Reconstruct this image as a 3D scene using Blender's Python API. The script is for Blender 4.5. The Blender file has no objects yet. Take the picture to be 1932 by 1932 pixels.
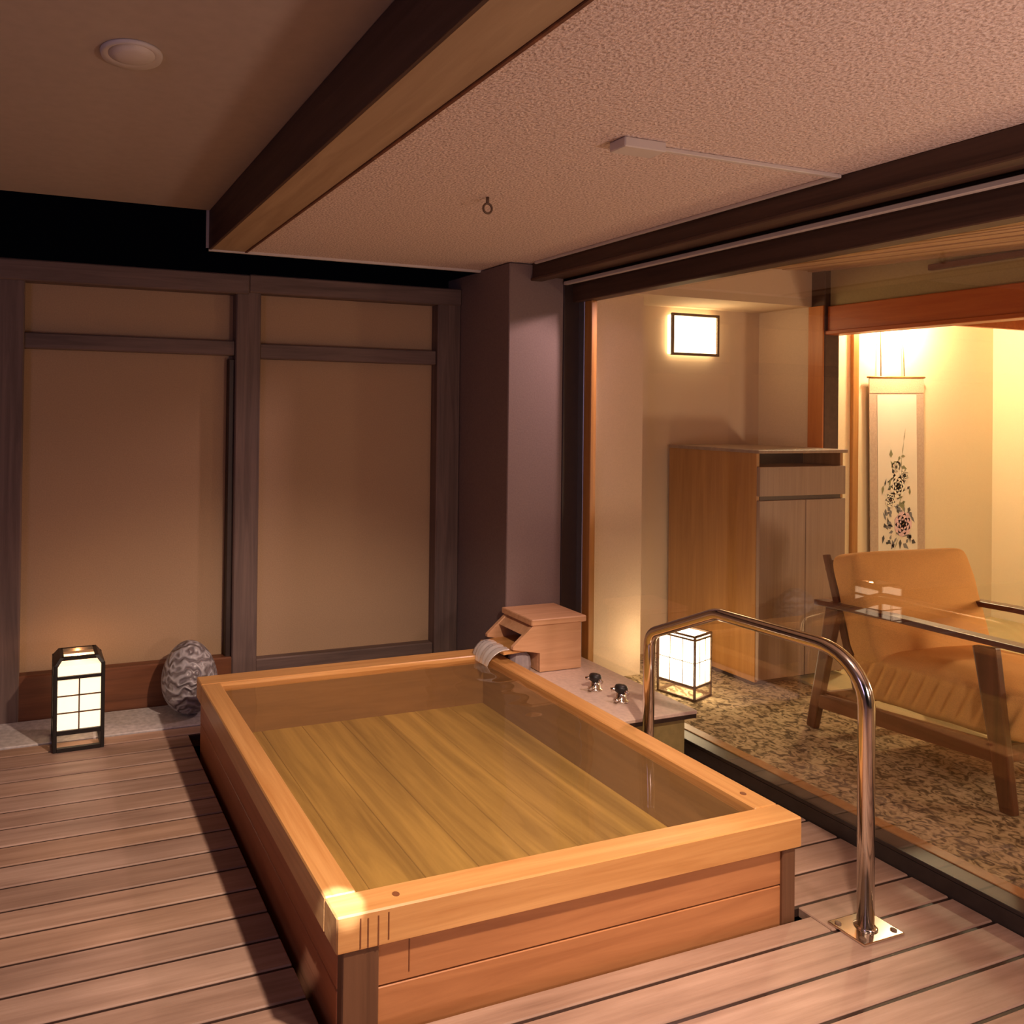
import bpy, bmesh, math, random
from mathutils import Vector, Matrix
random.seed(7)
S = bpy.context.scene
C = S.collection
PI = math.pi

# ------------------------------------------------------------------ camera
F, CX, CY = 1456.36, 577.03, 760.49
yaw, pitch, roll = 0.332815, 0.006722, 0.013332
f0 = Vector((math.sin(yaw), math.cos(yaw), 0)); r0 = Vector((math.cos(yaw), -math.sin(yaw), 0)); u0 = Vector((0, 0, 1))
fw = f0*math.cos(pitch) + u0*math.sin(pitch); up = u0*math.cos(pitch) - f0*math.sin(pitch)
rt = r0*math.cos(roll) + up*math.sin(roll); up2 = up*math.cos(roll) - r0*math.sin(roll)
cam = bpy.data.cameras.new('camera'); cam.sensor_fit = 'HORIZONTAL'; cam.sensor_width = 36.0
cam.lens = F/1932*36; cam.shift_x = (966-CX)/1932; cam.shift_y = (CY-966)/1932
cam.clip_start = 0.05; cam.clip_end = 60
co = bpy.data.objects.new('camera', cam); C.objects.link(co)
m = Matrix((rt, up2, -fw)).transposed().to_4x4(); m.translation = (0, 0, 1.5)
co.matrix_world = m
S.camera = co

# ------------------------------------------------------------------ world, exposure, lamps
w = bpy.data.worlds.new('night'); S.world = w; w.use_nodes = True
w.node_tree.nodes['Background'].inputs[0].default_value = (0.30, 0.26, 0.42, 1)
w.node_tree.nodes['Background'].inputs[1].default_value = 0.0015
S.view_settings.view_transform = 'Standard'; S.view_settings.look = 'None'
S.view_settings.gamma = 1.0; S.view_settings.use_curve_mapping = False
S.view_settings.exposure = 0.0

def lamp(kind, name, loc, power, color, size=0.1, rot=None, target=None, spot=None, blend=.5, size_y=None):
    l = bpy.data.lights.new(name, kind); l.energy = power; l.color = color
    if kind == 'AREA':
        l.size = size
        if size_y: l.shape = 'RECTANGLE'; l.size_y = size_y
    else:
        l.shadow_soft_size = size
    if kind == 'SPOT': l.spot_size = spot; l.spot_blend = blend
    o = bpy.data.objects.new(name, l); C.objects.link(o); o.location = loc
    if target is not None:
        o.rotation_euler = (Vector(target)-Vector(loc)).to_track_quat('-Z', 'Y').to_euler()
    return o
WARM = (1.0, 0.62, 0.30)
# recessed ceiling lamp just inside the glass, unseen lamp beyond the armchair, terrace downlight, and fills added out of view
lamp('SPOT', 'room_downlight', (3.26, 2.88, 2.25), 95, (1.0, 0.64, 0.62), 0.05, target=(1.0, 3.05, 0.55), spot=1.30, blend=.35)
lamp('POINT', 'unseen_room_light', (4.85, 1.10, 0.80), 46, (1.0, 0.68, 0.44), 0.12)  # unseen light right of the chair, brightening chair and cabinet front
lamp('POINT', 'alcove_lamp', (5.38, 3.44, 2.19), 85, (1.0, 0.78, 0.46), 0.05)
lamp('SPOT', 'terrace_downlight', (1.45, 0.90, 2.24), 330, (1.0, 0.74, 0.56), 0.05, target=(1.15, 2.30, 0.0), spot=1.36, blend=.75)
lamp('POINT', 'ceiling_fill', (2.10, -0.10, 1.05), 54, (1.0, 0.70, 0.60), 0.15)  # added fill near the camera, no visible source, brightens the ceilings
lamp('SPOT', 'corner_spot', (0.45, 0.30, 2.44), 1100, (0.95, 0.92, 1.0), 0.01, target=(0.712, 1.742, 0.30), spot=.046, blend=.4)  # added narrow spot, makes the bright pool on the rim corner
lamp('AREA', 'mauve_fill', (-2.4, -0.6, 1.6), 20, (0.70, 0.58, 1.0), 1.6, target=(0.3, 3.6, 0.2))  # added soft mauve fill from the terrace side, no visible source

# ------------------------------------------------------------------ materials
def newmat(name):
    mt = bpy.data.materials.new(name); mt.use_nodes = True
    nt = mt.node_tree; b = nt.nodes['Principled BSDF']
    return mt, nt, b
def lk(nt, a, b): nt.links.new(a, b)
def node(nt, t, **k):
    n = nt.nodes.new(t)
    for a, v in k.items(): setattr(n, a, v)
    return n
def coords(nt, scale=(1, 1, 1), kind='Object'):
    tc = node(nt, 'ShaderNodeTexCoord'); mp = node(nt, 'ShaderNodeMapping'); mp.inputs['Scale'].default_value = scale
    lk(nt, tc.outputs[kind], mp.inputs['Vector']); return mp.outputs['Vector']
def ramp(nt, fac, stops):
    r = node(nt, 'ShaderNodeValToRGB'); e = r.color_ramp.elements
    while len(e) < len(stops): e.new(0.5)
    for i, (p, c) in enumerate(stops):
        e[i].position = p; e[i].color = (*c, 1) if len(c) == 3 else c
    lk(nt, fac, r.inputs['Fac']); return r.outputs['Color']
def bump(nt, b, h, strength, dist=0.01):
    bp = node(nt, 'ShaderNodeBump'); bp.inputs['Strength'].default_value = strength; bp.inputs['Distance'].default_value = dist
    lk(nt, h, bp.inputs['Height']); lk(nt, bp.outputs['Normal'], b.inputs['Normal'])
def plain(name, col, rough=.6, metal=0.0, spec=None, noise=0, nscale=30, var=.12):
    mt, nt, b = newmat(name); b.inputs['Roughness'].default_value = rough; b.inputs['Metallic'].default_value = metal
    if spec is not None: b.inputs['Specular IOR Level'].default_value = spec
    n = node(nt, 'ShaderNodeTexNoise'); n.inputs['Scale'].default_value = nscale; n.inputs['Detail'].default_value = 4
    lk(nt, coords(nt), n.inputs['Vector'])
    c2 = tuple(x*(1-var) for x in col); c1 = tuple(min(1, x*(1+var)) for x in col)
    lk(nt, ramp(nt, n.outputs['Fac'], [(.3, c2), (.7, c1)]), b.inputs['Base Color'])
    if noise: bump(nt, b, n.outputs['Fac'], noise)
    return mt
def wood(name, c1, c2, axis='X', rough=.5, bmp=.15, fine=28, spec=.4, along=1.6):
    mt, nt, b = newmat(name); b.inputs['Roughness'].default_value = rough; b.inputs['Specular IOR Level'].default_value = spec
    sc = {'X': (along, fine, fine), 'Y': (fine, along, fine), 'Z': (fine, fine, along)}[axis]
    v = coords(nt, sc)
    n = node(nt, 'ShaderNodeTexNoise'); n.inputs['Scale'].default_value = 1.0; n.inputs['Detail'].default_value = 5; n.inputs['Roughness'].default_value = .6; n.inputs['Distortion'].default_value = .6
    lk(nt, v, n.inputs['Vector'])
    lk(nt, ramp(nt, n.outputs['Fac'], [(.28, c1), (.5, tuple((a+d)/2 for a, d in zip(c1, c2))), (.72, c2)]), b.inputs['Base Color'])
    bump(nt, b, n.outputs['Fac'], bmp, .004)
    return mt
def deckmat():
    mt, nt, b = newmat('weathered_deck'); b.inputs['Roughness'].default_value = .5; b.inputs['Specular IOR Level'].default_value = .35
    n = node(nt, 'ShaderNodeTexNoise'); n.inputs['Scale'].default_value = 1; n.inputs['Detail'].default_value = 6; n.inputs['Roughness'].default_value = .65
    lk(nt, coords(nt, (1.5, 30, 30)), n.inputs['Vector'])
    tc = node(nt, 'ShaderNodeTexCoord'); sx = node(nt, 'ShaderNodeSeparateXYZ'); lk(nt, tc.outputs['Object'], sx.inputs[0])
    a = node(nt, 'ShaderNodeMath', operation='MULTIPLY_ADD'); a.inputs[1].default_value = 1/.1185; a.inputs[2].default_value = -1.979/.1185
    lk(nt, sx.outputs['Y'], a.inputs[0]); fl = node(nt, 'ShaderNodeMath', operation='FLOOR'); lk(nt, a.outputs[0], fl.inputs[0])
    wn = node(nt, 'ShaderNodeTexWhiteNoise', noise_dimensions='1D'); lk(nt, fl.outputs[0], wn.inputs['W'])
    big = node(nt, 'ShaderNodeTexNoise'); big.inputs['Scale'].default_value = 2.2; lk(nt, coords(nt, (1, 3, 1)), big.inputs['Vector'])
    base = ramp(nt, n.outputs['Fac'], [(.25, (.28, .175, .13)), (.5, (.41, .275, .21)), (.75, (.53, .37, .295))])
    tint = ramp(nt, wn.outputs['Value'], [(0, (.82, .78, .74)), (.5, (1, 1, 1)), (1, (1.0, .92, .80))])
    mx = node(nt, 'ShaderNodeMix', data_type='RGBA', blend_type='MULTIPLY'); mx.inputs[0].default_value = 1
    lk(nt, base, mx.inputs[6]); lk(nt, tint, mx.inputs[7])
    st = ramp(nt, big.outputs['Fac'], [(.35, (.82, .80, .80)), (.6, (1, 1, 1))])
    m2 = node(nt, 'ShaderNodeMix', data_type='RGBA', blend_type='MULTIPLY'); m2.inputs[0].default_value = 1
    lk(nt, mx.outputs[2], m2.inputs[6]); lk(nt, st, m2.inputs[7]); lk(nt, m2.outputs[2], b.inputs['Base Color'])
    bump(nt, b, n.outputs['Fac'], .25, .004)
    return mt
def stucco():
    mt, nt, b = newmat('textured_ceiling'); b.inputs['Roughness'].default_value = .75; b.inputs['Specular IOR Level'].default_value = .25
    n = node(nt, 'ShaderNodeTexNoise'); n.inputs['Scale'].default_value = 120; n.inputs['Detail'].default_value = 2
    lk(nt, coords(nt), n.inputs['Vector'])
    lk(nt, ramp(nt, n.outputs['Fac'], [(.33, (.48, .36, .31)), (.5, (.74, .59, .53)), (.66, (.86, .73, .67))]), b.inputs['Base Color'])
    bump(nt, b, n.outputs['Fac'], .85, .006)
    return mt
def carpet():
    mt, nt, b = newmat('patterned_carpet'); b.inputs['Roughness'].default_value = .95; b.inputs['Specular IOR Level'].default_value = .1
    n = node(nt, 'ShaderNodeTexNoise'); n.inputs['Scale'].default_value = 26; n.inputs['Detail'].default_value = 2; n.inputs['Distortion'].default_value = 1.6
    lk(nt, coords(nt), n.inputs['Vector'])
    f2 = node(nt, 'ShaderNodeTexNoise'); f2.inputs['Scale'].default_value = 400; lk(nt, coords(nt), f2.inputs['Vector'])
    lk(nt, ramp(nt, n.outputs['Fac'], [(.36, (.12, .085, .055)), (.45, (.27, .20, .115)), (.53, (.50, .38, .23)), (.64, (.60, .46, .29))]), b.inputs['Base Color'])
    bump(nt, b, f2.outputs['Fac'], .4, .004)
    return mt
def sheet(name, tint, r0_, rough, extra=None, bmp=None, boost=1.0):
    """clear film: transparent + mirror by Schlick's law"""
    mt = bpy.data.materials.new(name); mt.use_nodes = True; nt = mt.node_tree; nt.nodes.clear()
    out = node(nt, 'ShaderNodeOutputMaterial')
    tr = node(nt, 'ShaderNodeBsdfTransparent'); tr.inputs[0].default_value = (*tint, 1)
    gl = node(nt, 'ShaderNodeBsdfGlossy'); gl.inputs['Roughness'].default_value = rough; gl.inputs[0].default_value = (1, 1, 1, 1)
    lw = node(nt, 'ShaderNodeLayerWeight'); lw.inputs['Blend'].default_value = .5
    pw = node(nt, 'ShaderNodeMath', operation='POWER'); pw.inputs[1].default_value = 5; lk(nt, lw.outputs['Facing'], pw.inputs[0])
    ma = node(nt, 'ShaderNodeMath', operation='MULTIPLY_ADD', use_clamp=True); ma.inputs[1].default_value = (1-r0_)*boost; ma.inputs[2].default_value = r0_*boost
    lk(nt, pw.outputs[0], ma.inputs[0])
    mx = node(nt, 'ShaderNodeMixShader'); lk(nt, ma.outputs[0], mx.inputs[0])
    first = tr.outputs[0]
    if extra:
        df = node(nt, 'ShaderNodeBsdfDiffuse'); df.inputs[0].default_value = (*extra[0], 1)
        m0 = node(nt, 'ShaderNodeMixShader'); m0.inputs[0].default_value = extra[1]
        lk(nt, tr.outputs[0], m0.inputs[1]); lk(nt, df.outputs[0], m0.inputs[2]); first = m0.outputs[0]
    lk(nt, first, mx.inputs[1]); lk(nt, gl.outputs[0], mx.inputs[2]); lk(nt, mx.outputs[0], out.inputs[0])
    if bmp:
        n = node(nt, 'ShaderNodeTexNoise'); n.inputs['Scale'].default_value = bmp[0]; n.inputs['Detail'].default_value = 2
        lk(nt, coords(nt), n.inputs['Vector'])
        bp = node(nt, 'ShaderNodeBump'); bp.inputs['Strength'].default_value = bmp[1]; bp.inputs['Distance'].default_value = .01
        lk(nt, n.outputs['Fac'], bp.inputs['Height']); lk(nt, bp.outputs[0], gl.inputs['Normal']); lk(nt, bp.outputs[0], lw.inputs['Normal'])
    return mt
def glow(name, col, strength, base=(.9, .85, .75)):
    mt, nt, b = newmat(name); b.inputs['Base Color'].default_value = (*base, 1); b.inputs['Roughness'].default_value = .8
    n = node(nt, 'ShaderNodeTexNoise'); n.inputs['Scale'].default_value = 60; lk(nt, coords(nt), n.inputs['Vector'])
    lk(nt, ramp(nt, n.outputs['Fac'], [(.3, tuple(x*.94 for x in col)), (.7, col)]), b.inputs['Emission Color'])
    b.inputs['Emission Strength'].default_value = strength
    return mt
def weave():
    mt, nt, b = newmat('woven_egg'); b.inputs['Roughness'].default_value = .35
    wv = node(nt, 'ShaderNodeTexVoronoi'); wv.inputs['Scale'].default_value = 15; wv.feature = 'F1'
    n = node(nt, 'ShaderNodeTexNoise'); n.inputs['Scale'].default_value = 9; n.inputs['Distortion'].default_value = 2.5
    lk(nt, coords(nt), wv.inputs['Vector']); lk(nt, coords(nt, (1, 1, 1.6)), n.inputs['Vector'])
    w2 = node(nt, 'ShaderNodeTexWave'); w2.inputs['Scale'].default_value = 6.5; w2.inputs['Distortion'].default_value = 11; w2.inputs['Detail'].default_value = 1.2; w2.inputs['Detail Scale'].default_value = 2.6; w2.bands_direction = 'Z'
    lk(nt, coords(nt), w2.inputs['Vector'])
    lk(nt, ramp(nt, w2.outputs['Fac'], [(.15, (.17, .14, .145)), (.5, (.26, .23, .24)), (.85, (.36, .33, .345))]), b.inputs['Base Color'])
    bump(nt, b, w2.outputs['Fac'], .7, .015)
    return mt

M = dict(
    deck=deckmat(), stucco=stucco(), carpet=carpet(),
    stone=plain('pale_stone', (.50, .45, .44), .55, nscale=45, var=.2, noise=.15),
    ground=plain('dark_ground', (.012, .010, .010), .9),
    plaster=plain('sand_plaster', (.375, .245, .145), .85, nscale=160, var=.08, noise=.08),
    wallpaper=plain('cream_wallpaper', (.70, .54, .39), .8, nscale=220, var=.06, noise=.05),
    pillar=plain('mauve_plaster', (.20, .14, .13), .8, nscale=120, var=.08, noise=.05),
    white_ceil=plain('smooth_ceiling', (.46, .37, .30), .8, nscale=25, var=.04),
    olive=plain('olive_plaster', (.40, .31, .15), .85, nscale=160, var=.08, noise=.05),
    alcove=plain('alcove_wallpaper', (.80, .70, .50), .8, nscale=220, var=.05, noise=.04),
    tatami=plain('tatami', (.45, .38, .20), .8, nscale=200, var=.15, noise=.1),
    postX=wood('timber_rail', (.085, .056, .050), (.175, .115, .098), 'X', .6),
    postZ=wood('timber_post', (.085, .056, .050), (.175, .115, .098), 'Z', .6),
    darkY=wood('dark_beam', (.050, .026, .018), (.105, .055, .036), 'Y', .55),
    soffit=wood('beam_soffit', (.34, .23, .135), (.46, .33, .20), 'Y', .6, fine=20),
    baseb=wood('red_board', (.10, .035, .018), (.20, .075, .035), 'X', .45),
    rimX=wood('cypress_rim_x', (.47, .215, .065), (.66, .355, .13), 'X', .28, fine=36, spec=.6),
    rimY=wood('cypress_rim_y', (.47, .215, .065), (.66, .355, .13), 'Y', .28, fine=36, spec=.6),
    panX=wood('cypress_panel_x', (.36, .145, .055), (.52, .235, .095), 'X', .38, fine=22),
    panY=wood('cypress_panel_y', (.34, .11, .045), (.48, .18, .075), 'Y', .38, fine=22),
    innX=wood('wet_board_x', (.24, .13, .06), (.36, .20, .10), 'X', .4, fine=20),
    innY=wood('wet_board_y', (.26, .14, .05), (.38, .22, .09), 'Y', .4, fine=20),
    floorY=wood('tub_floor', (.30, .19, .045), (.70, .50, .17), 'Y', .5, fine=13, along=.9),
    legw=wood('tub_post', (.10, .045, .022), (.17, .08, .04), 'Z', .5),
    spout=wood('spout_cypress', (.50, .26, .13), (.68, .40, .23), 'X', .45, fine=30),
    counter=plain('counter_stone', (.62, .47, .39), .35, nscale=60, var=.10),
    counterb=plain('counter_base', (.23, .17, .06), .7),
    edge=plain('dark_edge', (.030, .014, .010), .5),
    metal=plain('polished_steel', (.72, .66, .60), .13, 1.0, nscale=5, var=.03),
    alu=plain('grey_aluminium', (.42, .42, .46), .35, .9, nscale=8, var=.05),
    black=plain('black_frame', (.014, .011, .010), .45),
    track=plain('track_metal', (.060, .050, .045), .4, .3),
    oak=wood('oak_veneer', (.33, .145, .038), (.47, .23, .066), 'Z', .4, fine=30),
    greyoak=wood('grey_oak_veneer', (.25, .165, .12), (.34, .235, .175), 'Z', .45, fine=45),
    litpostZ=wood('lit_post_face', (.46, .14, .028), (.60, .22, .05), 'Z', .4),
    orangeY=wood('orange_lintel', (.40, .085, .020), (.54, .15, .035), 'Y', .4),
    walnutY=wood('walnut_y', (.075, .024, .012), (.16, .055, .028), 'Y', .35, fine=40),
    walnutZ=wood('walnut_z', (.075, .024, .012), (.16, .055, .028), 'Z', .35, fine=40),
    cushion=plain('ochre_fabric', (.80, .43, .13), .9, nscale=300, var=.10, noise=.15),
    bamboo=wood('bamboo_slats', (.42, .25, .12), (.60, .39, .21), 'Y', .45, fine=14),
    white=plain('white_plastic', (.62, .55, .50), .5, nscale=10, var=.03),
    paperw=glow('lantern_paper_terrace', (1.0, .68, .40), 1.6),
    paperi=glow('lantern_paper_room', (1.0, .74, .44), 10.0),
    papers=glow('wall_lamp_paper', (1.0, .70, .36), 8.0),
    brownf=plain('brown_frame', (.13, .075, .045), .5),
    glass=sheet('window_glass', (.97, .98, .97), .045, .0, boost=1.8),
    water=sheet('bath_water', (.86, .78, .60), .022, .015, extra=((.42, .33, .20), .10), bmp=(3.2, .10)),
    stream=sheet('running_water', (.95, .95, .95), .25, .08, extra=((.92, .87, .84), .42), bmp=(40, .6)),
    egg=weave(),
    cloth=plain('scroll_cloth', (.50, .40, .33), .85, nscale=90, var=.10),
    clothd=plain('scroll_band', (.62, .50, .36), .85, nscale=120, var=.15),
    paper=plain('scroll_paper', (.82, .78, .70), .9, nscale=6, var=.03),
    inkd=plain('ink_dark', (.060, .065, .070), .9), inkg=plain('ink_grey', (.20, .21, .24), .9), inkgr=plain('ink_green', (.24, .25, .14), .9),
    petp=plain('petal_pink', (.72, .52, .62), .9), petw=plain('petal_white', (.80, .77, .68), .9), gold=plain('pale_gold', (.52, .42, .18), .9),
    rock=plain('grey_stone', (.33, .28, .29), .6, nscale=20, var=.2, noise=.3),
    cord=plain('scroll_cord', (.36, .33, .20), .8),
    stain=plain('drip_stain', (.19, .065, .022), .5),
)

# ------------------------------------------------------------------ mesh helpers
def bm_(): return bmesh.new()
def box(bm, a, b, bev=0.0, seg=1):
    x0, y0, z0 = [min(p, q) for p, q in zip(a, b)]; x1, y1, z1 = [max(p, q) for p, q in zip(a, b)]
    t = bmesh.new()
    mtx = Matrix.Translation(((x0+x1)/2, (y0+y1)/2, (z0+z1)/2)) @ Matrix.Diagonal((x1-x0, y1-y0, z1-z0, 1))
    bmesh.ops.create_cube(t, size=1, matrix=mtx)
    if bev: bmesh.ops.bevel(t, geom=t.edges[:], offset=bev, segments=seg, affect='EDGES', profile=.6)
    merge(bm, t)
def merge(bm, t):
    me = bpy.data.meshes.new('t'); t.to_mesh(me); t.free(); bm.from_mesh(me); bpy.data.meshes.remove(me)
def hexa(bm, bot, top, bev=0.0):
    """solid between two quads (four points each, same winding)"""
    t = bmesh.new(); v = [t.verts.new(p) for p in list(bot)+list(top)]
    n = len(bot)
    t.faces.new(v[:n][::-1]); t.faces.new(v[n:])
    for i in range(n): t.faces.new((v[i], v[(i+1) % n], v[n+(i+1) % n], v[n+i]))
    bmesh.ops.recalc_face_normals(t, faces=t.faces)
    if bev: bmesh.ops.bevel(t, geom=t.edges[:], offset=bev, segments=2, affect='EDGES', profile=.6)
    merge(bm, t)
def extr(bm, prof, axis, a, b, bev=0.0):
    """polygon profile extruded along an axis; prof in the two other axes"""
    def P(p, s): return {'X': (s, p[0], p[1]), 'Y': (p[0], s, p[1]), 'Z': (p[0], p[1], s)}[axis]
    hexa(bm, [P(p, a) for p in prof], [P(p, b) for p in prof], bev)
def tube(bm, pts, r, n=16, cap=True):
    pts = [Vector(p) for p in pts]; rings = []
    tang = []
    for i in range(len(pts)):
        d = (pts[min(i+1, len(pts)-1)] - pts[max(i-1, 0)]).normalized(); tang.append(d)
    ref = Vector((1, 0, 0)) if abs(tang[0].x) < .9 else Vector((0, 1, 0))
    nrm = (ref - tang[0]*ref.dot(tang[0])).normalized()
    for i, p in enumerate(pts):
        nrm = (nrm - tang[i]*nrm.dot(tang[i])).normalized(); bi = tang[i].cross(nrm)
        rr = r[i] if isinstance(r, (list, tuple)) else r
        rings.append([bm.verts.new(p + (nrm*math.cos(2*PI*k/n) + bi*math.sin(2*PI*k/n))*rr) for k in range(n)])
    for a, b in zip(rings, rings[1:]):
        for k in range(n): bm.faces.new((a[k], a[(k+1) % n], b[(k+1) % n], b[k]))
    if cap: bm.faces.new(rings[0][::-1]); bm.faces.new(rings[-1])
def fillet(pts, rad, n=8):
    pts = [Vector(p) for p in pts]; out = [pts[0]]
    for i in range(1, len(pts)-1):
        a, p, b = pts[i-1], pts[i], pts[i+1]; r = rad[i-1] if isinstance(rad, list) else rad
        d1 = (a-p).normalized(); d2 = (b-p).normalized(); ang = d1.angle(d2); t = r/math.tan(ang/2)
        s, e = p+d1*t, p+d2*t; bis = (d1+d2).normalized(); c = p + bis*(r/math.sin(ang/2))
        v0, v1 = s-c, e-c; tot = v0.angle(v1); ax = v0.cross(v1).normalized()
        for k in range(n+1): out.append(c + Matrix.Rotation(tot*k/n, 3, ax) @ v0)
    out.append(pts[-1]); return out
def lathe(bm, prof, c, n=32):
    rings = []
    for (r, z) in prof:
        rings.append([bm.verts.new((c[0]+r*math.cos(2*PI*k/n), c[1]+r*math.sin(2*PI*k/n), c[2]+z)) for k in range(n)])
    for a, b in zip(rings, rings[1:]):
        for k in range(n): bm.faces.new((a[k], a[(k+1) % n], b[(k+1) % n], b[k]))
    bm.faces.new(rings[0][::-1]); bm.faces.new(rings[-1])
def torus(bm, c, R, r, axis='X', n=24, k=8):
    pts = []
    vs = []
    for i in range(n):
        a = 2*PI*i/n; ring = []
        for j in range(k):
            b = 2*PI*j/k; q = R + r*math.cos(b)
            u, v, ww = q*math.cos(a), q*math.sin(a), r*math.sin(b)
            p = {'X': (ww, u, v), 'Y': (u, ww, v), 'Z': (u, v, ww)}[axis]
            ring.append(bm.verts.new(Vector(c)+Vector(p)))
        vs.append(ring)
    for i in range(n):
        for j in range(k):
            bm.faces.new((vs[i][j], vs[(i+1) % n][j], vs[(i+1) % n][(j+1) % k], vs[i][(j+1) % k]))
def obj(name, bm, mat, parent=None, smooth=False, world=True, label=None):
    bmesh.ops.recalc_face_normals(bm, faces=bm.faces)
    me = bpy.data.meshes.new(name); bm.to_mesh(me); bm.free()
    for mt in (mat if isinstance(mat, (list, tuple)) else [mat]): me.materials.append(mt)
    if smooth:
        for p in me.polygons: p.use_smooth = True
    o = bpy.data.objects.new(name, me); C.objects.link(o)
    if parent is not None:
        o.parent = parent
        if world: me.transform(worldof(parent).inverted())
    if label: o['label'] = label
    return o
def worldof(o):
    mm = Matrix.LocRotScale(o.location, o.rotation_euler, o.scale)
    return worldof(o.parent) @ mm if o.parent else mm
def tag(o, label, cat, group=None, kind=None):
    o['label'] = label; o['category'] = cat
    if group: o['group'] = group
    if kind: o['kind'] = kind
    return o
def thing(name, label, cat, loc, rotz=0, group=None):
    o = bpy.data.objects.new(name, None); C.objects.link(o); o.location = loc; o.rotation_euler = (0, 0, rotz)
    o.empty_display_size = .1
    return tag(o, label, cat, group)
def struct(name, bm, mat, label=None, cat=None):
    o = obj(name, bm, mat); o['kind'] = 'structure'
    if label: o['label'] = label
    if cat: o['category'] = cat
    return o
def sempty(name, loc, label=None, cat=None):
    o = bpy.data.objects.new(name, None); C.objects.link(o); o.location = loc; o['kind'] = 'structure'
    if label: o['label'] = label
    if cat: o['category'] = cat
    return o
def B(a, b, bev=0.0):
    bm = bm_(); box(bm, a, b, bev); return bm

# ------------------------------------------------------------------ the setting: terrace
# tub footprint
TX0, TX1, TY0, TY1, TZ = 0.681, 2.173, 1.697, 3.406, 0.299
bm = bm_()
P_ = .1185; G_ = .010
y = 1.979 - P_*30
while y < 3.55:
    a, b = y+G_/2, min(y+P_-G_/2, 3.60)
    zt, zb = 0.0, -.03
    if b <= TY0+.0 or a >= TY1+.02:
        box(bm, (-2.6, a, zb), (2.712, b, zt), .003)
    elif a < TY0 < b:
        box(bm, (-2.6, a, zb), (.690, b, zt), .003); box(bm, (.694, a, zb), (2.205, TY0-.004, zt), .003); box(bm, (2.209, a, zb), (2.712, b, zt), .003)
    else:
        box(bm, (-2.6, a, zb), (.668, b, zt), .003)
        box(bm, (2.187, a, zb), (2.712, b, zt), .003)
    y += P_
nf = len(bm.faces)
y = 1.979 - P_*30
while y < 3.55:
    for xa, xb in (((-2.6, 2.71),) if (y < TY0 or y > TY1+.02) else ((-2.6, .666), (2.19, 2.71))):
        box(bm, (xa, y-G_/2-.001, -.028), (xb, y+G_/2+.001, -.0045))  # dark strips added in the open gaps to stand for their shade
    y += P_
bm.faces.ensure_lookup_table()
for fc in bm.faces[nf:]: fc.material_index = 1
struct('floor', bm, [M['deck'], M['edge']], 'weathered timber deck boards around the bath', 'deck')
struct('floor', B((-2.8, -1.9, -.20), (2.715, 3.95, -.15)), M['ground'], 'dark ground seen through the gap beside the bath', 'ground')
struct('trim_1', B((-2.6, 3.605, -.10), (2.27, 3.88, .006), .004), M['stone'], 'pale stone strip at the foot of the back wall', 'stone edging')

# back wall: plaster panels in a timber frame
wb = sempty('wall_back', (0, 3.95, 0), 'plaster back wall in a timber frame', 'wall')
obj('panel', B((-2.6, 3.95, 0), (2.62, 4.03, 2.17)), M['plaster'], wb)
for a, b in ((-.36, -.070), (.955, 1.088), (2.125, 2.27)):
    obj('post', B((a, 3.875, .0), (b, 3.955, 2.10), .006), M['postZ'], wb)
obj('post', B((.925, 3.90, .18), (.958, 3.955, 1.75), .004), M['edge'], wb)
obj('rail', B((-2.6, 3.86, 2.085), (1.02, 3.955, 2.185), .006), M['postX'], wb)
obj('rail', B((1.02, 3.868, 2.095), (2.27, 3.955, 2.19), .006), M['postX'], wb)
obj('rail', B((-.075, 3.895, 1.768), (.956, 3.955, 1.845), .006), M['postX'], wb)
obj('rail', B((1.087, 3.895, 1.756), (2.126, 3.955, 1.836), .006), M['postX'], wb)
obj('rail', B((1.087, 3.895, .12), (2.126, 3.955, .185), .006), M['postX'], wb)
obj('rail', B((-2.6, 3.895, 1.768), (-.355, 3.955, 1.845), .006), M['postX'], wb)
struct('baseboard_back', B((-2.6, 3.882, .0), (1.088, 3.95, .215), .005), M['baseb'], 'reddish board along the foot of the back wall', 'baseboard')

struct('wall_left', B((-2.68, -1.9, -.1), (-2.6, 4.03, 2.45)), M['plaster'], 'plaster wall on the left of the terrace', 'wall')
struct('wall_corner', B((2.272, 3.40, 0), (2.606, 4.03, 2.262), .004), M['pillar'], 'plaster pillar between the back wall and the glass', 'pillar')

# ceilings
struct('ceiling', B((-2.68, -1.9, 2.45), (.776, 3.677, 2.52)), M['white_ceil'], 'smooth ceiling left of the beam', 'ceiling')
struct('ceiling', B((.956, -1.9, 2.267), (2.70, 3.677, 2.52)), M['stucco'], 'rough textured ceiling above the bath', 'ceiling')
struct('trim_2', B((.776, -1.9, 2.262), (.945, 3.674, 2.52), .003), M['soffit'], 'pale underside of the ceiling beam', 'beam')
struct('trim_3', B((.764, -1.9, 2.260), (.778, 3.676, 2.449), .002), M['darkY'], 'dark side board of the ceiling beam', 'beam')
struct('trim_4', B((.944, -1.9, 2.258), (.957, 3.676, 2.30), .002), M['baseb'], 'thin red strip along the beam', 'strip')
bm = bm_(); box(bm, (.752, 3.676, 2.255), (2.29, 3.690, 2.268)); box(bm, (.752, 3.676, 2.255), (.764, 3.690, 2.452))
struct('trim_5', bm, M['white'], 'white drip edge at the far end of the ceiling', 'edging')
bm = bm_(); box(bm, (2.41, -1.9, 2.19), (2.455, 3.42, 2.268), .004); box(bm, (2.40, -1.9, 2.176), (2.47, 3.42, 2.192), .004); box(bm, (2.47, -1.9, 2.20), (2.66, 3.42, 2.268))
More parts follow.
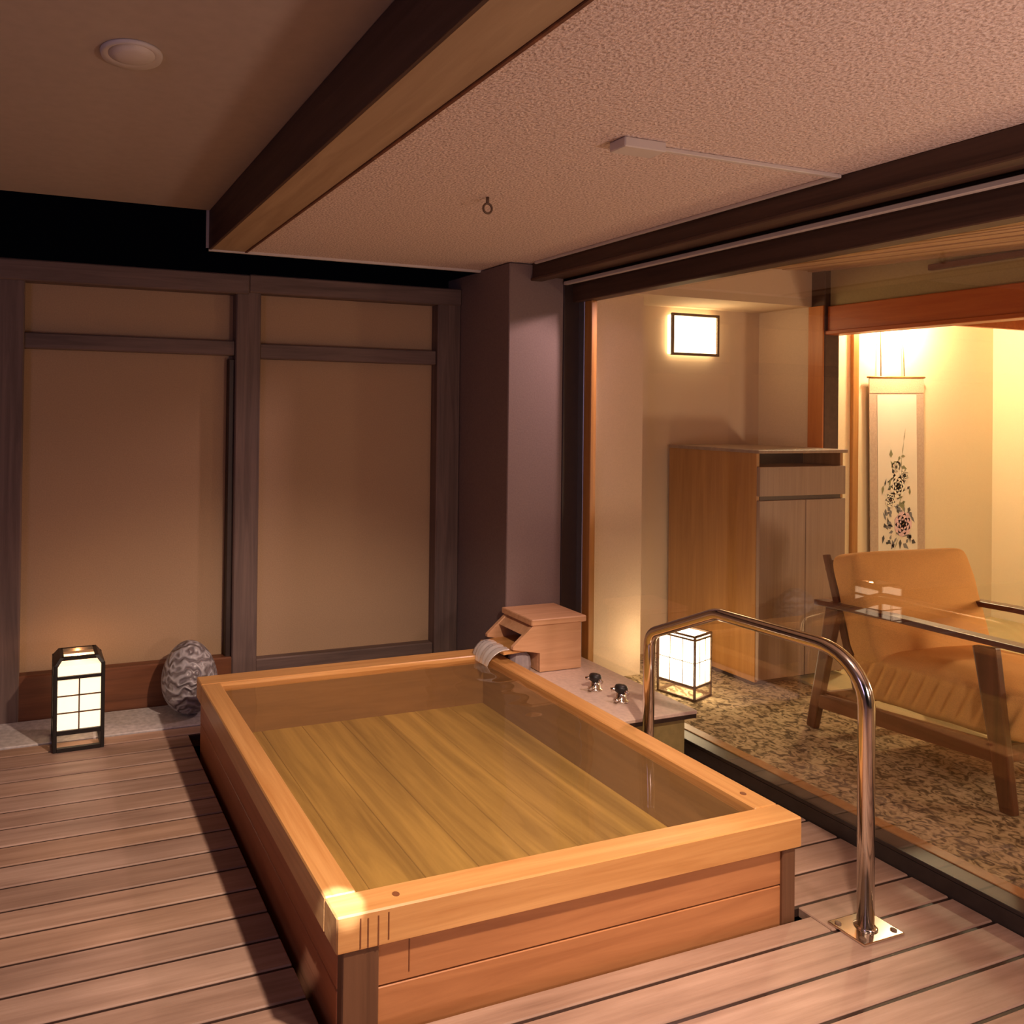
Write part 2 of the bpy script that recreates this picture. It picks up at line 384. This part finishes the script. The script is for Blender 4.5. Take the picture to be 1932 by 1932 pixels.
struct('trim_6', bm, M['darkY'], 'dark fascia board above the glass', 'fascia')

# big window between terrace and room
W1 = sempty('window_1', (2.70, 1.0, 0), 'wide floor to ceiling window between bath and room', 'window')
bm = bm_(); box(bm, (2.62, -1.9, 2.168), (2.70, 3.42, 2.20)); obj('header_rail', bm, M['edge'], W1)
obj('silver_rail', B((2.596, -1.9, 2.166), (2.622, 3.39, 2.184), .002), M['white'], W1)
obj('header', B((2.66, -1.9, 2.080), (2.745, 3.42, 2.172), .004), M['darkY'], W1)
bm = bm_(); box(bm, (2.715, -1.9, -.12), (2.735, 3.42, .05)); box(bm, (2.716, -1.9, .05), (2.80, 3.42, .064), .002); box(bm, (2.718, -1.9, .018), (2.724, 3.42, .03))
obj('track', bm, M['track'], W1)
bm = bm_(); box(bm, (2.795, -1.9, .0), (2.85, 3.42, .068), .002); obj('sill', bm, M['oak'], W1)
obj('jamb', B((2.604, 3.395, .05), (2.735, 3.55, 2.17), .003), M['edge'], W1)
obj('jamb', B((2.70, 3.352, .062), (2.735, 3.397, 2.085), .002), M['alu'], W1)
obj('stile', B((2.704, 3.30, .064), (2.74, 3.354, 2.082), .003), M['oak'], W1)
obj('pane', B((2.719, -1.9, .062), (2.725, 3.31, 2.085)), M['glass'], W1)

# ------------------------------------------------------------------ the setting: room
struct('floor', B((2.735, -1.9, -.02), (3.90, 3.75, .060)), M['carpet'], 'floral carpet inside the room', 'carpet')
struct('floor', B((3.90, -1.9, -.02), (6.6, 3.75, .075), .002), M['tatami'], 'tatami matting behind the armchair', 'tatami')
struct('wall_room', B((2.74, 3.42, .0), (3.15, 3.50, 2.20)), M['wallpaper'], 'cream wall stub beside the glass', 'wall')
struct('wall_niche', B((2.74, 3.70, .0), (4.40, 3.78, 2.45)), M['wallpaper'], 'cream wall at the back of the niche', 'wall')
struct('wall_niche', B((4.325, 3.36, .0), (4.42, 3.70, 2.45)), M['wallpaper'], 'cream side wall of the niche', 'wall')
struct('trim_7', B((2.74, 3.345, 2.142), (4.33, 3.70, 2.45)), M['wallpaper'], 'boxed soffit above the niche', 'soffit')
p7 = sempty('trim_8', (4.37, 3.31, 0), 'timber post at the alcove corner', 'post')
obj('post', B((4.322, 3.262, .06), (4.44, 3.362, 2.42), .004), M['darkY'], p7)
obj('lit_face', B((4.312, 3.266, .06), (4.324, 3.358, 2.14), .002), M['litpostZ'], p7, label='orange lit face')  # thin facing; its orange paints lamplight onto one side of the dark post
lt = sempty('trim_9', (4.38, 2, 2.0), 'orange timber lintel of the alcove', 'lintel')
obj('lintel', B((4.34, -1.9, 1.985), (4.44, 3.262, 2.135), .004), M['orangeY'], lt)
obj('moulding', B((4.325, -1.9, 1.968), (4.445, 3.275, 1.992), .004), M['orangeY'], lt)
struct('wall_lintel', B((4.365, -1.9, 2.13), (4.44, 3.262, 2.50)), M['olive'], 'olive plaster strip above the lintel', 'wall')
struct('trim_10', B((4.33, -1.9, 2.255), (4.366, 2.72, 2.285), .003), M['walnutY'], 'dark batten under the slatted ceiling', 'batten')
# slatted ceiling, falling a little towards the viewer
bm = bm_()
def zc(y): return 2.350 - .055*(3.30-y)
hexa(bm, [(2.72, -1.9, zc(-1.9)+.02), (4.37, -1.9, zc(-1.9)+.02), (4.37, 3.36, zc(3.36)+.02), (2.72, 3.36, zc(3.36)+.02)],
     [(2.72, -1.9, 2.5), (4.37, -1.9, 2.5), (4.37, 3.36, 2.5), (2.72, 3.36, 2.5)])
x = 2.76
while x < 4.34:
    ww = random.uniform(.045, .075); dz = random.uniform(0, .010)
    hexa(bm, [(x, -1.9, zc(-1.9)-dz), (x+ww-.012, -1.9, zc(-1.9)-dz), (x+ww-.012, 3.36, zc(3.36)-dz), (x, 3.36, zc(3.36)-dz)],
         [(x, -1.9, zc(-1.9)+.03), (x+ww-.012, -1.9, zc(-1.9)+.03), (x+ww-.012, 3.36, zc(3.36)+.03), (x, 3.36, zc(3.36)+.03)])
    x += ww
struct('ceiling', bm, M['bamboo'], 'slatted timber ceiling of the room', 'ceiling')
struct('wall_alcove', B((4.42, 3.62, 0), (6.46, 3.70, 2.5)), M['alcove'], 'pale yellow alcove wall behind the scroll', 'wall')
struct('wall_alcove', B((6.46, -1.9, 0), (6.54, 3.70, 2.5)), M['alcove'], 'pale yellow side wall of the alcove', 'wall')
struct('wall_front', B((2.74, -1.98, 0), (6.54, -1.9, 2.5)), M['wallpaper'], 'wall of the room behind the viewer', 'wall')
struct('ceiling', B((4.44, -1.9, 2.44), (6.46, 3.62, 2.5)), M['wallpaper'], 'alcove ceiling', 'ceiling')
struct('trim_11', B((4.44, 3.27, 2.08), (6.46, 3.30, 2.44), .002), M['orangeY'], 'board hiding the alcove lamp', 'board')
struct('trim_12', B((5.028, 3.60, .07), (5.085, 3.622, 2.44), .004), M['oak'], 'slim timber strip on the alcove wall', 'strip')

# ------------------------------------------------------------------ bath tub
tub = thing('bathtub', 'large square cypress bathtub filled with water, set into the deck', 'bathtub', ((TX0+TX1)/2, (TY0+TY1)/2, 0))
RW = .085; RZ = .209
obj('rim_board', B((TX0, TY0, RZ), (TX1, TY0+.082, TZ), .004), M['rimX'], tub)
obj('rim_board', B((TX0, TY1-.10, RZ), (TX1, TY1, TZ), .004), M['rimX'], tub)
obj('rim_board', B((TX0, TY0+.083, RZ), (TX0+RW, TY1-.101, TZ-.0008), .004), M['rimY'], tub)
obj('rim_board', B((TX1-RW-.003, TY0+.083, RZ), (TX1, TY1-.101, TZ-.0008), .004), M['rimY'], tub)
px0, px1, py0, py1 = TX0+.016, TX1-.016, TY0+.016, TY1-.016
for z0, z1 in ((-.16, .098), (.102, RZ)):
    obj('front_panel', B((px0+.055, py0, z0), (px1-.05, py0+.05, z1), .002), M['panX'], tub)
    obj('back_panel', B((px0+.05, py1-.05, z0), (px1-.05, py1, z1), .002), M['innX'], tub)
    obj('side_panel', B((px0, py0+.02, z0), (px0+.05, py1, z1), .002), M['panY'], tub)
    obj('side_panel', B((px1-.05, py0+.02, z0), (px1, py1, z1), .002), M['innY'], tub)
for a, b in ((px0+.002, px0+.098), (px1-.052, px1-.002)):
    obj('corner_post', B((a, py0-.010, -.16), (b, py0+.03, RZ), .003), M['legw'], tub, label='dark corner post')
# inner lining, close under the rim
obj('lining', B((px0+.05, py0+.05, .03), (px0+.070, py1-.05, .26)), M['innY'], tub)
obj('lining', B((px1-.073, py0+.05, .03), (px1-.05, py1-.05, .26)), M['innY'], tub)
obj('lining', B((px0+.07, py1-.085, .03), (px1-.073, py1-.05, .26)), M['innX'], tub)
obj('lining', B((px0+.07, py0+.05, .03), (px1-.073, py0+.066, .26)), M['innX'], tub)
bm = bm_(); n = 7; x0 = px0+.07; x1 = px1-.073
for i in range(n): box(bm, (x0+(x1-x0)*i/n+.0004, py0+.066, .03), (x0+(x1-x0)*(i+1)/n-.0004, py1-.085, .065), .002)
obj('floor_boards', bm, M['floorY'], tub)
for x, y in ((.854, 1.738), (2.125, 1.86)):
    bm = bm_(); lathe(bm, [(.0095, 0), (.0095, .0015)], (x, y, TZ-.0006), 12); obj('dowel_plug', bm, M['stain'], tub, label='dark wooden plug')
for x, z0, z1 in ((.742, .215, .287), (.762, .213, .284), (.789, .211, .285), (.816, .222, .288), (.880, .12, .205)):
    yy = TY0-.0008 if z1 > .21 else py0-.0008
    obj('drip_stain', B((x-.0017, yy, z0), (x+.0017, yy+.002, z1)), M['stain'], tub, label='dark drip mark running down from the rim')

# water: gently rippled surface + the stream that falls from the spout
bm = bm_(); nx, ny = 60, 80
wx0, wx1, wy0, wy1 = px0+.070, px1-.073, py0+.066, py1-.085
vv = []
for j in range(ny+1):
    row = []
    for i in range(nx+1):
        x = wx0+(wx1-wx0)*i/nx; y = wy0+(wy1-wy0)*j/ny
        d = math.hypot(x-1.99, y-3.14)
        z = .281 + .0035*math.sin(d*48)*math.exp(-d*4.2) + .0006*math.sin(x*13+y*9) + .0005*math.sin(y*17-x*6)
        row.append(bm.verts.new((x, y, z)))
    vv.append(row)
for j in range(ny):
    for i in range(nx): bm.faces.new((vv[j][i], vv[j][i+1], vv[j+1][i+1], vv[j+1][i]))
wat = obj('bath_water', bm, M['water'], smooth=True)
tag(wat, 'brownish clear bath water filling the wooden tub', 'water', kind='stuff')
bm = bm_()
prof = [(2.150, .356), (2.118, .3545), (2.100, .351), (2.080, .341), (2.060, .325), (2.046, .305), (2.038, .279)]
NV = 28; top = []; botm = []
for i, (x, z) in enumerate(prof):
    k = i/(len(prof)-1); ya = 3.180+.022*k*k; yb = 3.362-.030*k*k
    r1 = []; r2 = []
    for j in range(NV+1):
        v = j/NV; yy = ya+(yb-ya)*v
        h = (.004+.006*math.sin(PI*k))*(1+.5*math.sin(v*19+1.3*k)+.35*math.sin(v*41+3*k))
        edge = min(1, 6*v, 6*(1-v))
        r1.append(bm.verts.new((x-h*.7*edge*k, yy, z+h*edge*(1-.6*k)))); r2.append(bm.verts.new((x+.003*k, yy, z-.001-.003*k)))
    top.append(r1); botm.append(r2)
for i in range(len(prof)-1):
    for j in range(NV):
        bm.faces.new((top[i][j], top[i][j+1], top[i+1][j+1], top[i+1][j])); bm.faces.new((botm[i][j], botm[i+1][j], botm[i+1][j+1], botm[i][j+1]))
    bm.faces.new((top[i][0], top[i+1][0], botm[i+1][0], botm[i][0])); bm.faces.new((top[i][NV], botm[i][NV], botm[i+1][NV], top[i+1][NV]))
obj('stream', bm, M['stream'], wat, smooth=True)

# ------------------------------------------------------------------ counter, spout, taps
ct = thing('bath_counter', 'low stone-topped counter between the bath and the glass, holding the spout', 'counter', (2.41, 2.98, 0))
bm = bm_(); box(bm, (2.178, 2.575, .0), (2.61, 3.395, .212)); obj('base', bm, M['counterb'], ct)
obj('slab', B((2.176, 2.556, .225), (2.660, 3.395, .240), .002), M['counter'], ct)
obj('slab_edge', B((2.176, 2.558, .208), (2.657, 3.395, .2255)), M['edge'], ct, label='dark edge under the slab')

sp = thing('water_spout', 'box-shaped wooden water spout with a flat lid pouring into the bath', 'water spout', (2.42, 3.27, .24))
side = [(2.30, .243), (2.54, .243), (2.54, .470), (2.262, .470), (2.148, .376), (2.148, .362), (2.30, .334)]
for a, b in ((3.150, 3.170), (3.372, 3.392)):
    bm = bm_(); extr(bm, side, 'Y', a, b, .002); obj('side_board', bm, M['spout'], sp)
obj('back_board', B((2.522, 3.170, .243), (2.540, 3.372, .470), .002), M['spout'], sp)
obj('front_board', B((2.300, 3.170, .243), (2.318, 3.372, .340), .002), M['spout'], sp)
bm = bm_(); hexa(bm, [(2.268, 3.170, .468), (2.268, 3.372, .468), (2.214, 3.372, .423), (2.214, 3.170, .423)], [(2.284, 3.170, .462), (2.284, 3.372, .462), (2.230, 3.372, .416), (2.230, 3.170, .416)])
obj('hood_board', bm, M['spout'], sp, label='sloping board above the opening')
bm = bm_(); hexa(bm, [(2.108, 3.168, .336), (2.318, 3.168, .346), (2.318, 3.374, .346), (2.108, 3.374, .336)], [(2.108, 3.168, .350), (2.318, 3.168, .362), (2.318, 3.374, .362), (2.108, 3.374, .350)], .002)
obj('trough_board', bm, M['rimX'], sp)
obj('lid', B((2.245, 3.140, .470), (2.562, 3.397, .500), .004), M['spout'], sp)
bm = bm_()
lathe(bm, [(.052, 0), (.056, .03), (.050, .070), (.030, .088)], (2.235, 3.225, .2405), 10)
st = obj('stone_block', bm, M['rock'], smooth=False); tag(st, 'grey stone block under the lip of the wooden spout', 'stone')

def tap(x, y, label):
    t = thing('tap', label, 'tap', (x, y, .24), 0, 'taps on the bath counter')
    bm = bm_(); lathe(bm, [(.030, 0), (.031, .006), (.022, .010), (.020, .034), (.016, .040)], (x, y, .2402), 20); obj('base', bm, M['metal'], t, True)
    bm = bm_(); lathe(bm, [(.018, .038), (.026, .044), (.027, .062), (.022, .070), (.008, .073)], (x, y, .2402), 20); obj('knob', bm, M['black'], t, True, label='dark cap')
    for a in (.5, 2.6, 4.7):
        bm = bm_(); tube(bm, [(x+.018*math.cos(a), y+.018*math.sin(a), .294), (x+.043*math.cos(a), y+.043*math.sin(a), .288)], [.007, .009], 10); obj('spoke', bm, M['metal'], t, True)
    bm = bm_(); tube(bm, [(x-.015, y-.01, .262), (x-.05, y-.025, .256)], .007, 10); obj('outlet', bm, M['metal'], t, True)
tap(2.405, 2.885, 'small chrome tap on the counter, nearer to the wooden spout')
tap(2.418, 2.735, 'small chrome tap on the counter, nearer to the handrail post')

# ------------------------------------------------------------------ handrail
hr = thing('handrail', 'bent stainless steel handrail standing beside the bath', 'handrail', (2.30, 1.60, 0))
pts = fillet([(2.30, 1.597, .004), (2.30, 1.600, .795), (2.30, 2.13, .785), (2.30, 2.447, .625), (2.30, 2.452, .004)], [.145, .10, .07], 10)
bm = bm_(); tube(bm, pts, .0215, 20); obj('rail', bm, M['metal'], hr, True)
def plate(x, y):
    bm = bm_(); box(bm, (x-.082, y-.055, .0005), (x+.082, y+.055, .007), .003, 2); o = obj('base_plate', bm, M['metal'], hr)
    bm = bm_(); lathe(bm, [(.030, .007), (.030, .010), (.024, .016)], (x, y, 0), 20); obj('collar', bm, M['metal'], o, True)
    for sx in (-.063, .063):
        for sy in (-.036, .036):
            bm = bm_(); lathe(bm, [(.0085, .007), (.0085, .0105), (.005, .012)], (x+sx, y+sy, 0), 8); obj('screw', bm, M['brownf'], o, label='dark screw head')
plate(2.305, 1.600)

# ------------------------------------------------------------------ lanterns
def lantern(name, label, loc, wx, wy, h, z0, zr, ztop, bar, paper, frame, kum, rotz, cap):
    t = thing(name, label, 'lantern', loc, rotz, None)
    W = worldof(t)
    def L(bm): bm.transform(W); return bm
    hx, hy = wx/2, wy/2
    for sx in (-1, 1):
        for sy in (-1, 1):
            obj('leg', L(B((sx*hx, sy*hy, 0), (sx*(hx-bar), sy*(hy-bar), ztop), .002)), frame, t)
    for z, hgt in ((0.0, bar), (z0-bar*1.1, bar*1.1), (zr, bar*.8)):
        if z is None or hgt <= 0: continue
        bm = bm_()
        for s in (-1, 1):
            box(bm, (-hx+bar, s*hy, z), (hx-bar, s*(hy-bar), z+hgt)); box(bm, (s*hx, -hy+bar, z), (s*(hx-bar), hy-bar, z+hgt))
        obj('rail', L(bm), frame, t)
    pin = bar*.6
    bm = bm_(); box(bm, (-hx+pin, -hy+pin, z0), (hx-pin, hy-pin, ztop-.006)); sh = obj('shade', L(bm), paper, t)
    bm = bm_(); kb = .006 if cap else .0035; q = pin-.002
    for s in (-1, 1):
        for u in kum[0]:
            box(bm, (-hx*0+u*hx-kb/2, s*(hy-q), z0), (u*hx+kb/2, s*(hy-q-.003), zr)); box(bm, (s*(hx-q), u*hy-kb/2, z0), (s*(hx-q-.003), u*hy+kb/2, zr))
        for zf in kum[1]:
            z = z0+(zr-z0)*zf
            box(bm, (-hx+bar, s*(hy-q), z-kb/2), (hx-bar, s*(hy-q-.003), z+kb/2)); box(bm, (s*(hx-q), -hy+bar, z-kb/2), (s*(hx-q-.003), hy-bar, z+kb/2))
    obj('lattice', L(bm), frame if kum[2] else M['brownf'], t)
    if cap:
        bm = bm_(); i = .035
        for s in (-1, 1):
            hexa(bm, [(s*hx, -hy, ztop-.006), (s*(hx-bar), -hy, ztop-.006), (s*(hx-bar), hy, ztop-.006), (s*hx, hy, ztop-.006)],
                 [(s*(hx-i+bar*.5), -hy+i*.6, h), (s*(hx-i-bar*.5), -hy+i*.6, h), (s*(hx-i-bar*.5), hy-i*.6, h), (s*(hx-i+bar*.5), hy-i*.6, h)])
            box(bm, (-hx+i, s*(hy-i*.6), h-.014), (hx-i, s*(hy-i*.6-bar), h))
        obj('top_frame', L(bm), frame, t)
    else:
        bm = bm_()
        for s in (-1, 1):
            box(bm, (-hx, s*hy, ztop-bar*.5), (hx, s*(hy-bar), ztop+bar*.3)); box(bm, (s*hx, -hy, ztop-bar*.5), (s*(hx-bar), hy, ztop+bar*.3))
        obj('top_frame', L(bm), frame, t)
    return t
lantern('floor_lantern', 'black-framed paper floor lantern glowing on the deck by the back wall', (.183, 3.590, 0.0), .216, .19, .402, .092, .312, .374, .017, M['paperw'], M['black'], ((0.0,), (.333, .667), False), .02, True)
lamp('POINT', 'lantern_bulb', (.183, 3.635, .384), 1.1, (1.0, .42, .14), .010)
lantern('floor_lantern', 'brown-framed paper floor lantern glowing on the carpet behind the glass', (3.162, 3.125, .060), .170, .20, .34, .075, .30, .322, .011, M['paperi'], M['brownf'], ((-.33, .33), (.5,), False), .30, False)

# ------------------------------------------------------------------ egg ornament
bm = bm_(); prof = []
for i in range(25):
    t = PI*i/24; r = .136*math.sin(t)*(1+.10*math.cos(t)); z = .178-.175*math.cos(t)
    prof.append((max(r, .004), z))
lathe(bm, prof, (.713, 3.745, .0065), 40)
eg = obj('egg_ornament', bm, M['egg'], smooth=True); tag(eg, 'grey egg-shaped ornament with a wavy relief at the bath corner', 'ornament')

# ------------------------------------------------------------------ room: cabinet, wall lamp, scroll, chair
cb = thing('cabinet', 'tall oak cabinet with one drawer and two doors in the niche', 'cabinet', (3.90, 3.37, .06))
x0, x1, y0, y1 = 3.585, 4.222, 3.075, 3.672
bm = bm_(); box(bm, (x0, y0, .085), (x0+.022, y1, 1.295), .002); box(bm, (x1-.022, y0, .085), (x1, y1, 1.295), .002)
box(bm, (x0+.022, y1-.015, .085), (x1-.022, y1, 1.295)); box(bm, (x0+.022, y0+.02, .085), (x1-.022, y1-.015, .105)); box(bm, (x0+.022, y0+.02, 1.205), (x1-.022, y1-.015, 1.220))
obj('body', bm, M['oak'], cb)
obj('top', B((x0-.008, y0-.02, 1.293), (x1+.012, y1, 1.312), .003), M['greyoak'], cb)
obj('shade_panel', B((x0+.022, y0+.22, 1.22), (x1-.022, y0+.23, 1.293)), M['black'], cb, label='black panel standing for the shade in the open slot under the top')  # set-back black sheet paints the slot's shade
obj('drawer', B((x0+.004, y0-.018, 1.066), (x1-.004, y0+.002, 1.222), .002), M['greyoak'], cb)
obj('groove', B((x0+.022, y0-.002, 1.040), (x1-.022, y0+.01, 1.066)), M['edge'], cb, label='dark finger gap under the drawer')
xm = x0+.335
for a, b in ((x0+.004, xm-.0015), (xm+.0015, x1-.004)):
    obj('door', B((a, y0-.018, .10), (b, y0+.002, 1.043), .002), M['greyoak'], cb)
obj('plinth', B((x0+.02, y0+.03, .061), (x1-.02, y1-.03, .086)), M['edge'], cb)

wl = thing('wall_lamp', 'rectangular paper wall lamp in a dark frame above the cabinet', 'wall lamp', (3.70, 3.66, 1.97))
lx0, lx1, lz0, lz1, ly0, ly1 = 3.578, 3.945, 1.850, 2.104, 3.650, 3.699
obj('shade', B((lx0+.01, ly0+.012, lz0+.01), (lx1-.01, ly1, lz1-.01), .002), M['papers'], wl)
for a, b in (((lx0, ly0, lz0), (lx1, ly0+.014, lz0+.016)), ((lx0, ly0, lz1-.016), (lx1, ly0+.014, lz1)), ((lx0, ly0, lz0+.016), (lx0+.016, ly0+.014, lz1-.016)), ((lx1-.016, ly0, lz0+.016), (lx1, ly0+.014, lz1-.016))):
    obj('frame_bar', B(a, b, .001), M['brownf'], wl)

# hanging scroll
sc = thing('hanging_scroll', 'long hanging scroll with painted peonies on the alcove wall', 'scroll', (5.43, 3.60, 1.76), 0)
sc.rotation_euler = (0, -.022, 0)
Wm = worldof(sc)
def SL(bm): bm.transform(Wm); return bm
obj('mount', SL(B((-.262, -.006, -1.40), (.262, -.002, 0))), M['cloth'], sc)
obj('header_band', SL(B((-.262, -.0075, -.105), (.262, -.006, 0))), M['clothd'], sc)
obj('sheet', SL(B((-.190, -.0080, -1.28), (.186, -.006, -.118))), M['paper'], sc)
bm = bm_(); tube(bm, [(-.275, -.004, .0), (.275, -.004, .0)], .007, 10); obj('top_rod', SL(bm), M['oak'], sc, True)
bm = bm_(); tube(bm, [(-.29, -.008, -1.405), (.29, -.008, -1.405)], .015, 12); obj('bottom_roller', SL(bm), M['walnutY'], sc, True)
for dx in (-.150, .075):
    bm = bm_(); tube(bm, [(dx, -.004, .0), (dx*.9, .004, .55)], .0035, 8); obj('cord', SL(bm), M['cord'], sc, True)
bm = bm_()
def leaf(x, z, l, wd, a, mi):
    d = Vector((math.cos(a), 0, math.sin(a))); nn = Vector((-math.sin(a), 0, math.cos(a))); p = Vector((x, -.0086-.0002*mi, z))
    vs = [bm.verts.new(q) for q in (p, p+d*l*.35+nn*wd, p+d*l, p+d*l*.35-nn*wd)]
    f = bm.faces.new(vs); f.material_index = mi
def flower(x, z, r, mi, n=7):
    for ring in range(3):
        rr = r*(1-.28*ring)
        for k in range(n):
            a = 2*PI*k/n+ring*.4; c = Vector((x+rr*.55*math.cos(a), -.0098-.0004*ring, z+rr*.55*math.sin(a)))
            vs = [bm.verts.new(c+Vector((rr*.5*math.cos(b*PI/5), 0, rr*.5*math.sin(b*PI/5)))) for b in range(10)]
            f = bm.faces.new(vs); f.material_index = mi
    for k in range(6):
        a = k; vs = [bm.verts.new(Vector((x+r*.12*math.cos(b*PI/3+a), -.0115, z+r*.12*math.sin(b*PI/3)))) for b in range(6)]
    f = bm.faces.new(vs); f.material_index = 5
rd = random.Random(3)
for i in range(95):
    t = rd.random(); z = -.52-.66*t; x = rd.uniform(-.14, .14)*(1 if t > .25 else .45) - .01
    leaf(x, z, rd.uniform(.03, .07), rd.uniform(.008, .018), rd.uniform(0, 6.28), 0 if rd.random() < .35+.2*t else (1 if t > .5 else 2))
for i in range(9): leaf(-.04+.012*i, -1.15+.09*i, .09, .004, 1.4+rd.uniform(-.4, .4), 2)
flower(.045, -.985, .082, 3); flower(.0, -.73, .075, 4); flower(-.075, -.815, .05, 4); flower(.06, -.66, .045, 4); flower(-.02, -.60, .03, 4)
obj('painting', SL(bm), [M['inkd'], M['inkg'], M['inkgr'], M['petp'], M['petw'], M['gold']], sc, label='painted peonies and leaves')

# armchair: local frame, x across, y depth (front is -y)
ch = thing('armchair', 'low wooden armchair with ochre seat and back cushions behind the glass', 'armchair', (3.722, 2.19, .060), -.062)
Wc = worldof(ch)
def CL(bm): bm.transform(Wc); return bm
HW = .362
def slab4(y_a, z_a, y_b, z_b, ta, tb, xa, xb, bev=.006):
    """board in the yz plane running from (y_a,z_a) to (y_b,z_b), widths ta,tb, thickness xa..xb"""
    d = Vector((0, y_b-y_a, z_b-z_a)).normalized(); n = Vector((0, -d.z, d.y))
    p, q = Vector((0, y_a, z_a)), Vector((0, y_b, z_b)); bm = bm_()
    def quad(x): return [p+n*ta/2+Vector((x, 0, 0)), p-n*ta/2+Vector((x, 0, 0)), q-n*tb/2+Vector((x, 0, 0)), q+n*tb/2+Vector((x, 0, 0))]
    hexa(bm, quad(xa), quad(xb), bev); return bm
for s in (-1, 1):
    xa, xb = s*HW, s*(HW-.034)
    obj('leg', CL(slab4(-.395, .0, -.315, .585, .046, .078, xa, xb)), M['walnutZ'], ch)
    obj('leg', CL(slab4(.400, .0, .295, .575, .042, .060, xa, xb)), M['walnutZ'], ch)
    obj('side_rail', CL(slab4(-.345, .205, .36, .135, .075, .065, xa, xb)), M['walnutY'], ch)
    bm = bm_(); ax, bx = s*(HW+.012), s*(HW-.060)
    hexa(bm, [(ax, -.470, .600), (bx, -.470, .600), (bx, .02, .588), (ax, .02, .588)], [(ax, -.470, .622), (bx, -.470, .622), (bx, .02, .612), (ax, .02, .612)], .005)
    hexa(bm, [(ax, .015, .588), (bx, .015, .588), (bx, .375, .570), (ax, .375, .570)], [(ax, .015, .612), (bx, .015, .612), (bx, .375, .596), (ax, .375, .596)], .005)
    obj('armrest', CL(bm), M['walnutY'], ch)
    obj('back_post', CL(slab4(.205, .235, .365, .800, .040, .024, s*(HW-.036), s*(HW-.062))), M['walnutZ'], ch)
bm = bm_(); box(bm, (-HW+.034, -.365, .165), (HW-.034, -.335, .235), .005); obj('front_rail', CL(bm), M['walnutY'], ch)
bm = bm_(); box(bm, (-HW+.034, .330, .115), (HW-.034, .355, .18), .005); obj('rear_rail', CL(bm), M['walnutY'], ch)
for z, yy in ((.42, .275), (.58, .32), (.75, .365)):
    bm = bm_(); box(bm, (-HW+.05, yy-.010, z-.025), (HW-.05, yy+.010, z+.025), .004); obj('back_slat', CL(bm), M['walnutY'], ch)
def cushion(sx, sy, sz, mtx, pleat=0, nseg=64):
    bm = bm_(); bmesh.ops.create_cube(bm, size=2); bmesh.ops.subdivide_edges(bm, edges=bm.edges[:], cuts=nseg, use_grid_fill=True)
    for v in bm.verts:
        x, y, z = v.co
        e = 11.0
        nrm = (abs(x)**e+abs(y)**e+abs(z)**e)**(1/e); p = v.co/nrm
        x, y, z = p
        puff = .72+.28*(1-abs(x)**4)*(1-abs(y)**4)
        wob = .012*math.sin(7*x+3*y)+.010*math.sin(11*y-4*x)
        yy = y*sy; xx = x*sx; zz = z*sz*puff + wob*sz*1.2
        if pleat:
            k = max(0, (abs(x)-.86)/.14)
            xx += math.copysign(1, x)*.009*k*math.sin(y*40+z*5)*(1-abs(z)**3)
        else:
            # soft creases running in from the side and from the lower edge
            c = max(0, abs(x)-.45)/.55
            zz += .008*c*(1-abs(x)**6)*math.sin(y*9+x*5)*(1 if z > 0 else 0) + .006*math.sin(x*6+y*14)*max(0, -y-.3)
        v.co = mtx @ Vector((xx, yy, zz))
    return bm
sm = Matrix.Translation((0, -.09, .325)) @ Matrix.Rotation(.075*-1, 4, 'X')
obj('seat_cushion', CL(cushion(HW-.036, .355, .125, sm, 1)), M['cushion'], ch, True)
bmx = Matrix.Translation((.01, .215, .585)) @ Matrix.Rotation(-.27, 4, 'X') @ Matrix.Rotation(PI/2, 4, 'X')
obj('back_cushion', CL(cushion(HW-.014, .245, .085, bmx)), M['cushion'], ch, True)

# ------------------------------------------------------------------ ceiling fittings
dl = thing('ceiling_downlight', 'round white recessed downlight in the smooth ceiling', 'downlight', (.222, 2.115, 2.45))
bm = bm_(); n = 40
lathe(bm, [(.060, -.004), (.080, -.012), (.083, -.004), (.083, -.0005)], (.222, 2.115, 2.45), n); obj('trim_ring', bm, M['white'], dl, True)
bm = bm_(); lathe(bm, [(.004, -.017), (.040, -.015), (.062, -.006), (.062, -.003)], (.222, 2.115, 2.45), n); obj('lens', bm, M['white'], dl, True)
sb = thing('junction_box', 'small white junction box on the textured ceiling', 'box', (1.595, 1.76, 2.265))
obj('cover', B((1.522, 1.728, 2.238), (1.667, 1.792, 2.2665), .003), M['white'], sb)
cd = bm_(); box(cd, (1.667, 1.760, 2.254), (2.385, 1.776, 2.2665), .002); box(cd, (2.385, 1.760, 2.254), (2.400, 3.35, 2.2665), .002)
cd = obj('cable_duct', cd, M['white']); tag(cd, 'thin cable duct running from the white box along the fascia', 'cable duct')
hk = thing('ceiling_hook', 'small metal ring hook hanging from the textured ceiling', 'hook', (1.512, 2.405, 2.265))
bm = bm_(); tube(bm, [(1.512, 2.405, 2.266), (1.512, 2.405, 2.243)], .006, 10); obj('stem', bm, M['brownf'], hk, True)
bm = bm_(); torus(bm, (1.512, 2.405, 2.226), .0175, .0042, 'Y'); obj('ring', bm, M['brownf'], hk, True)
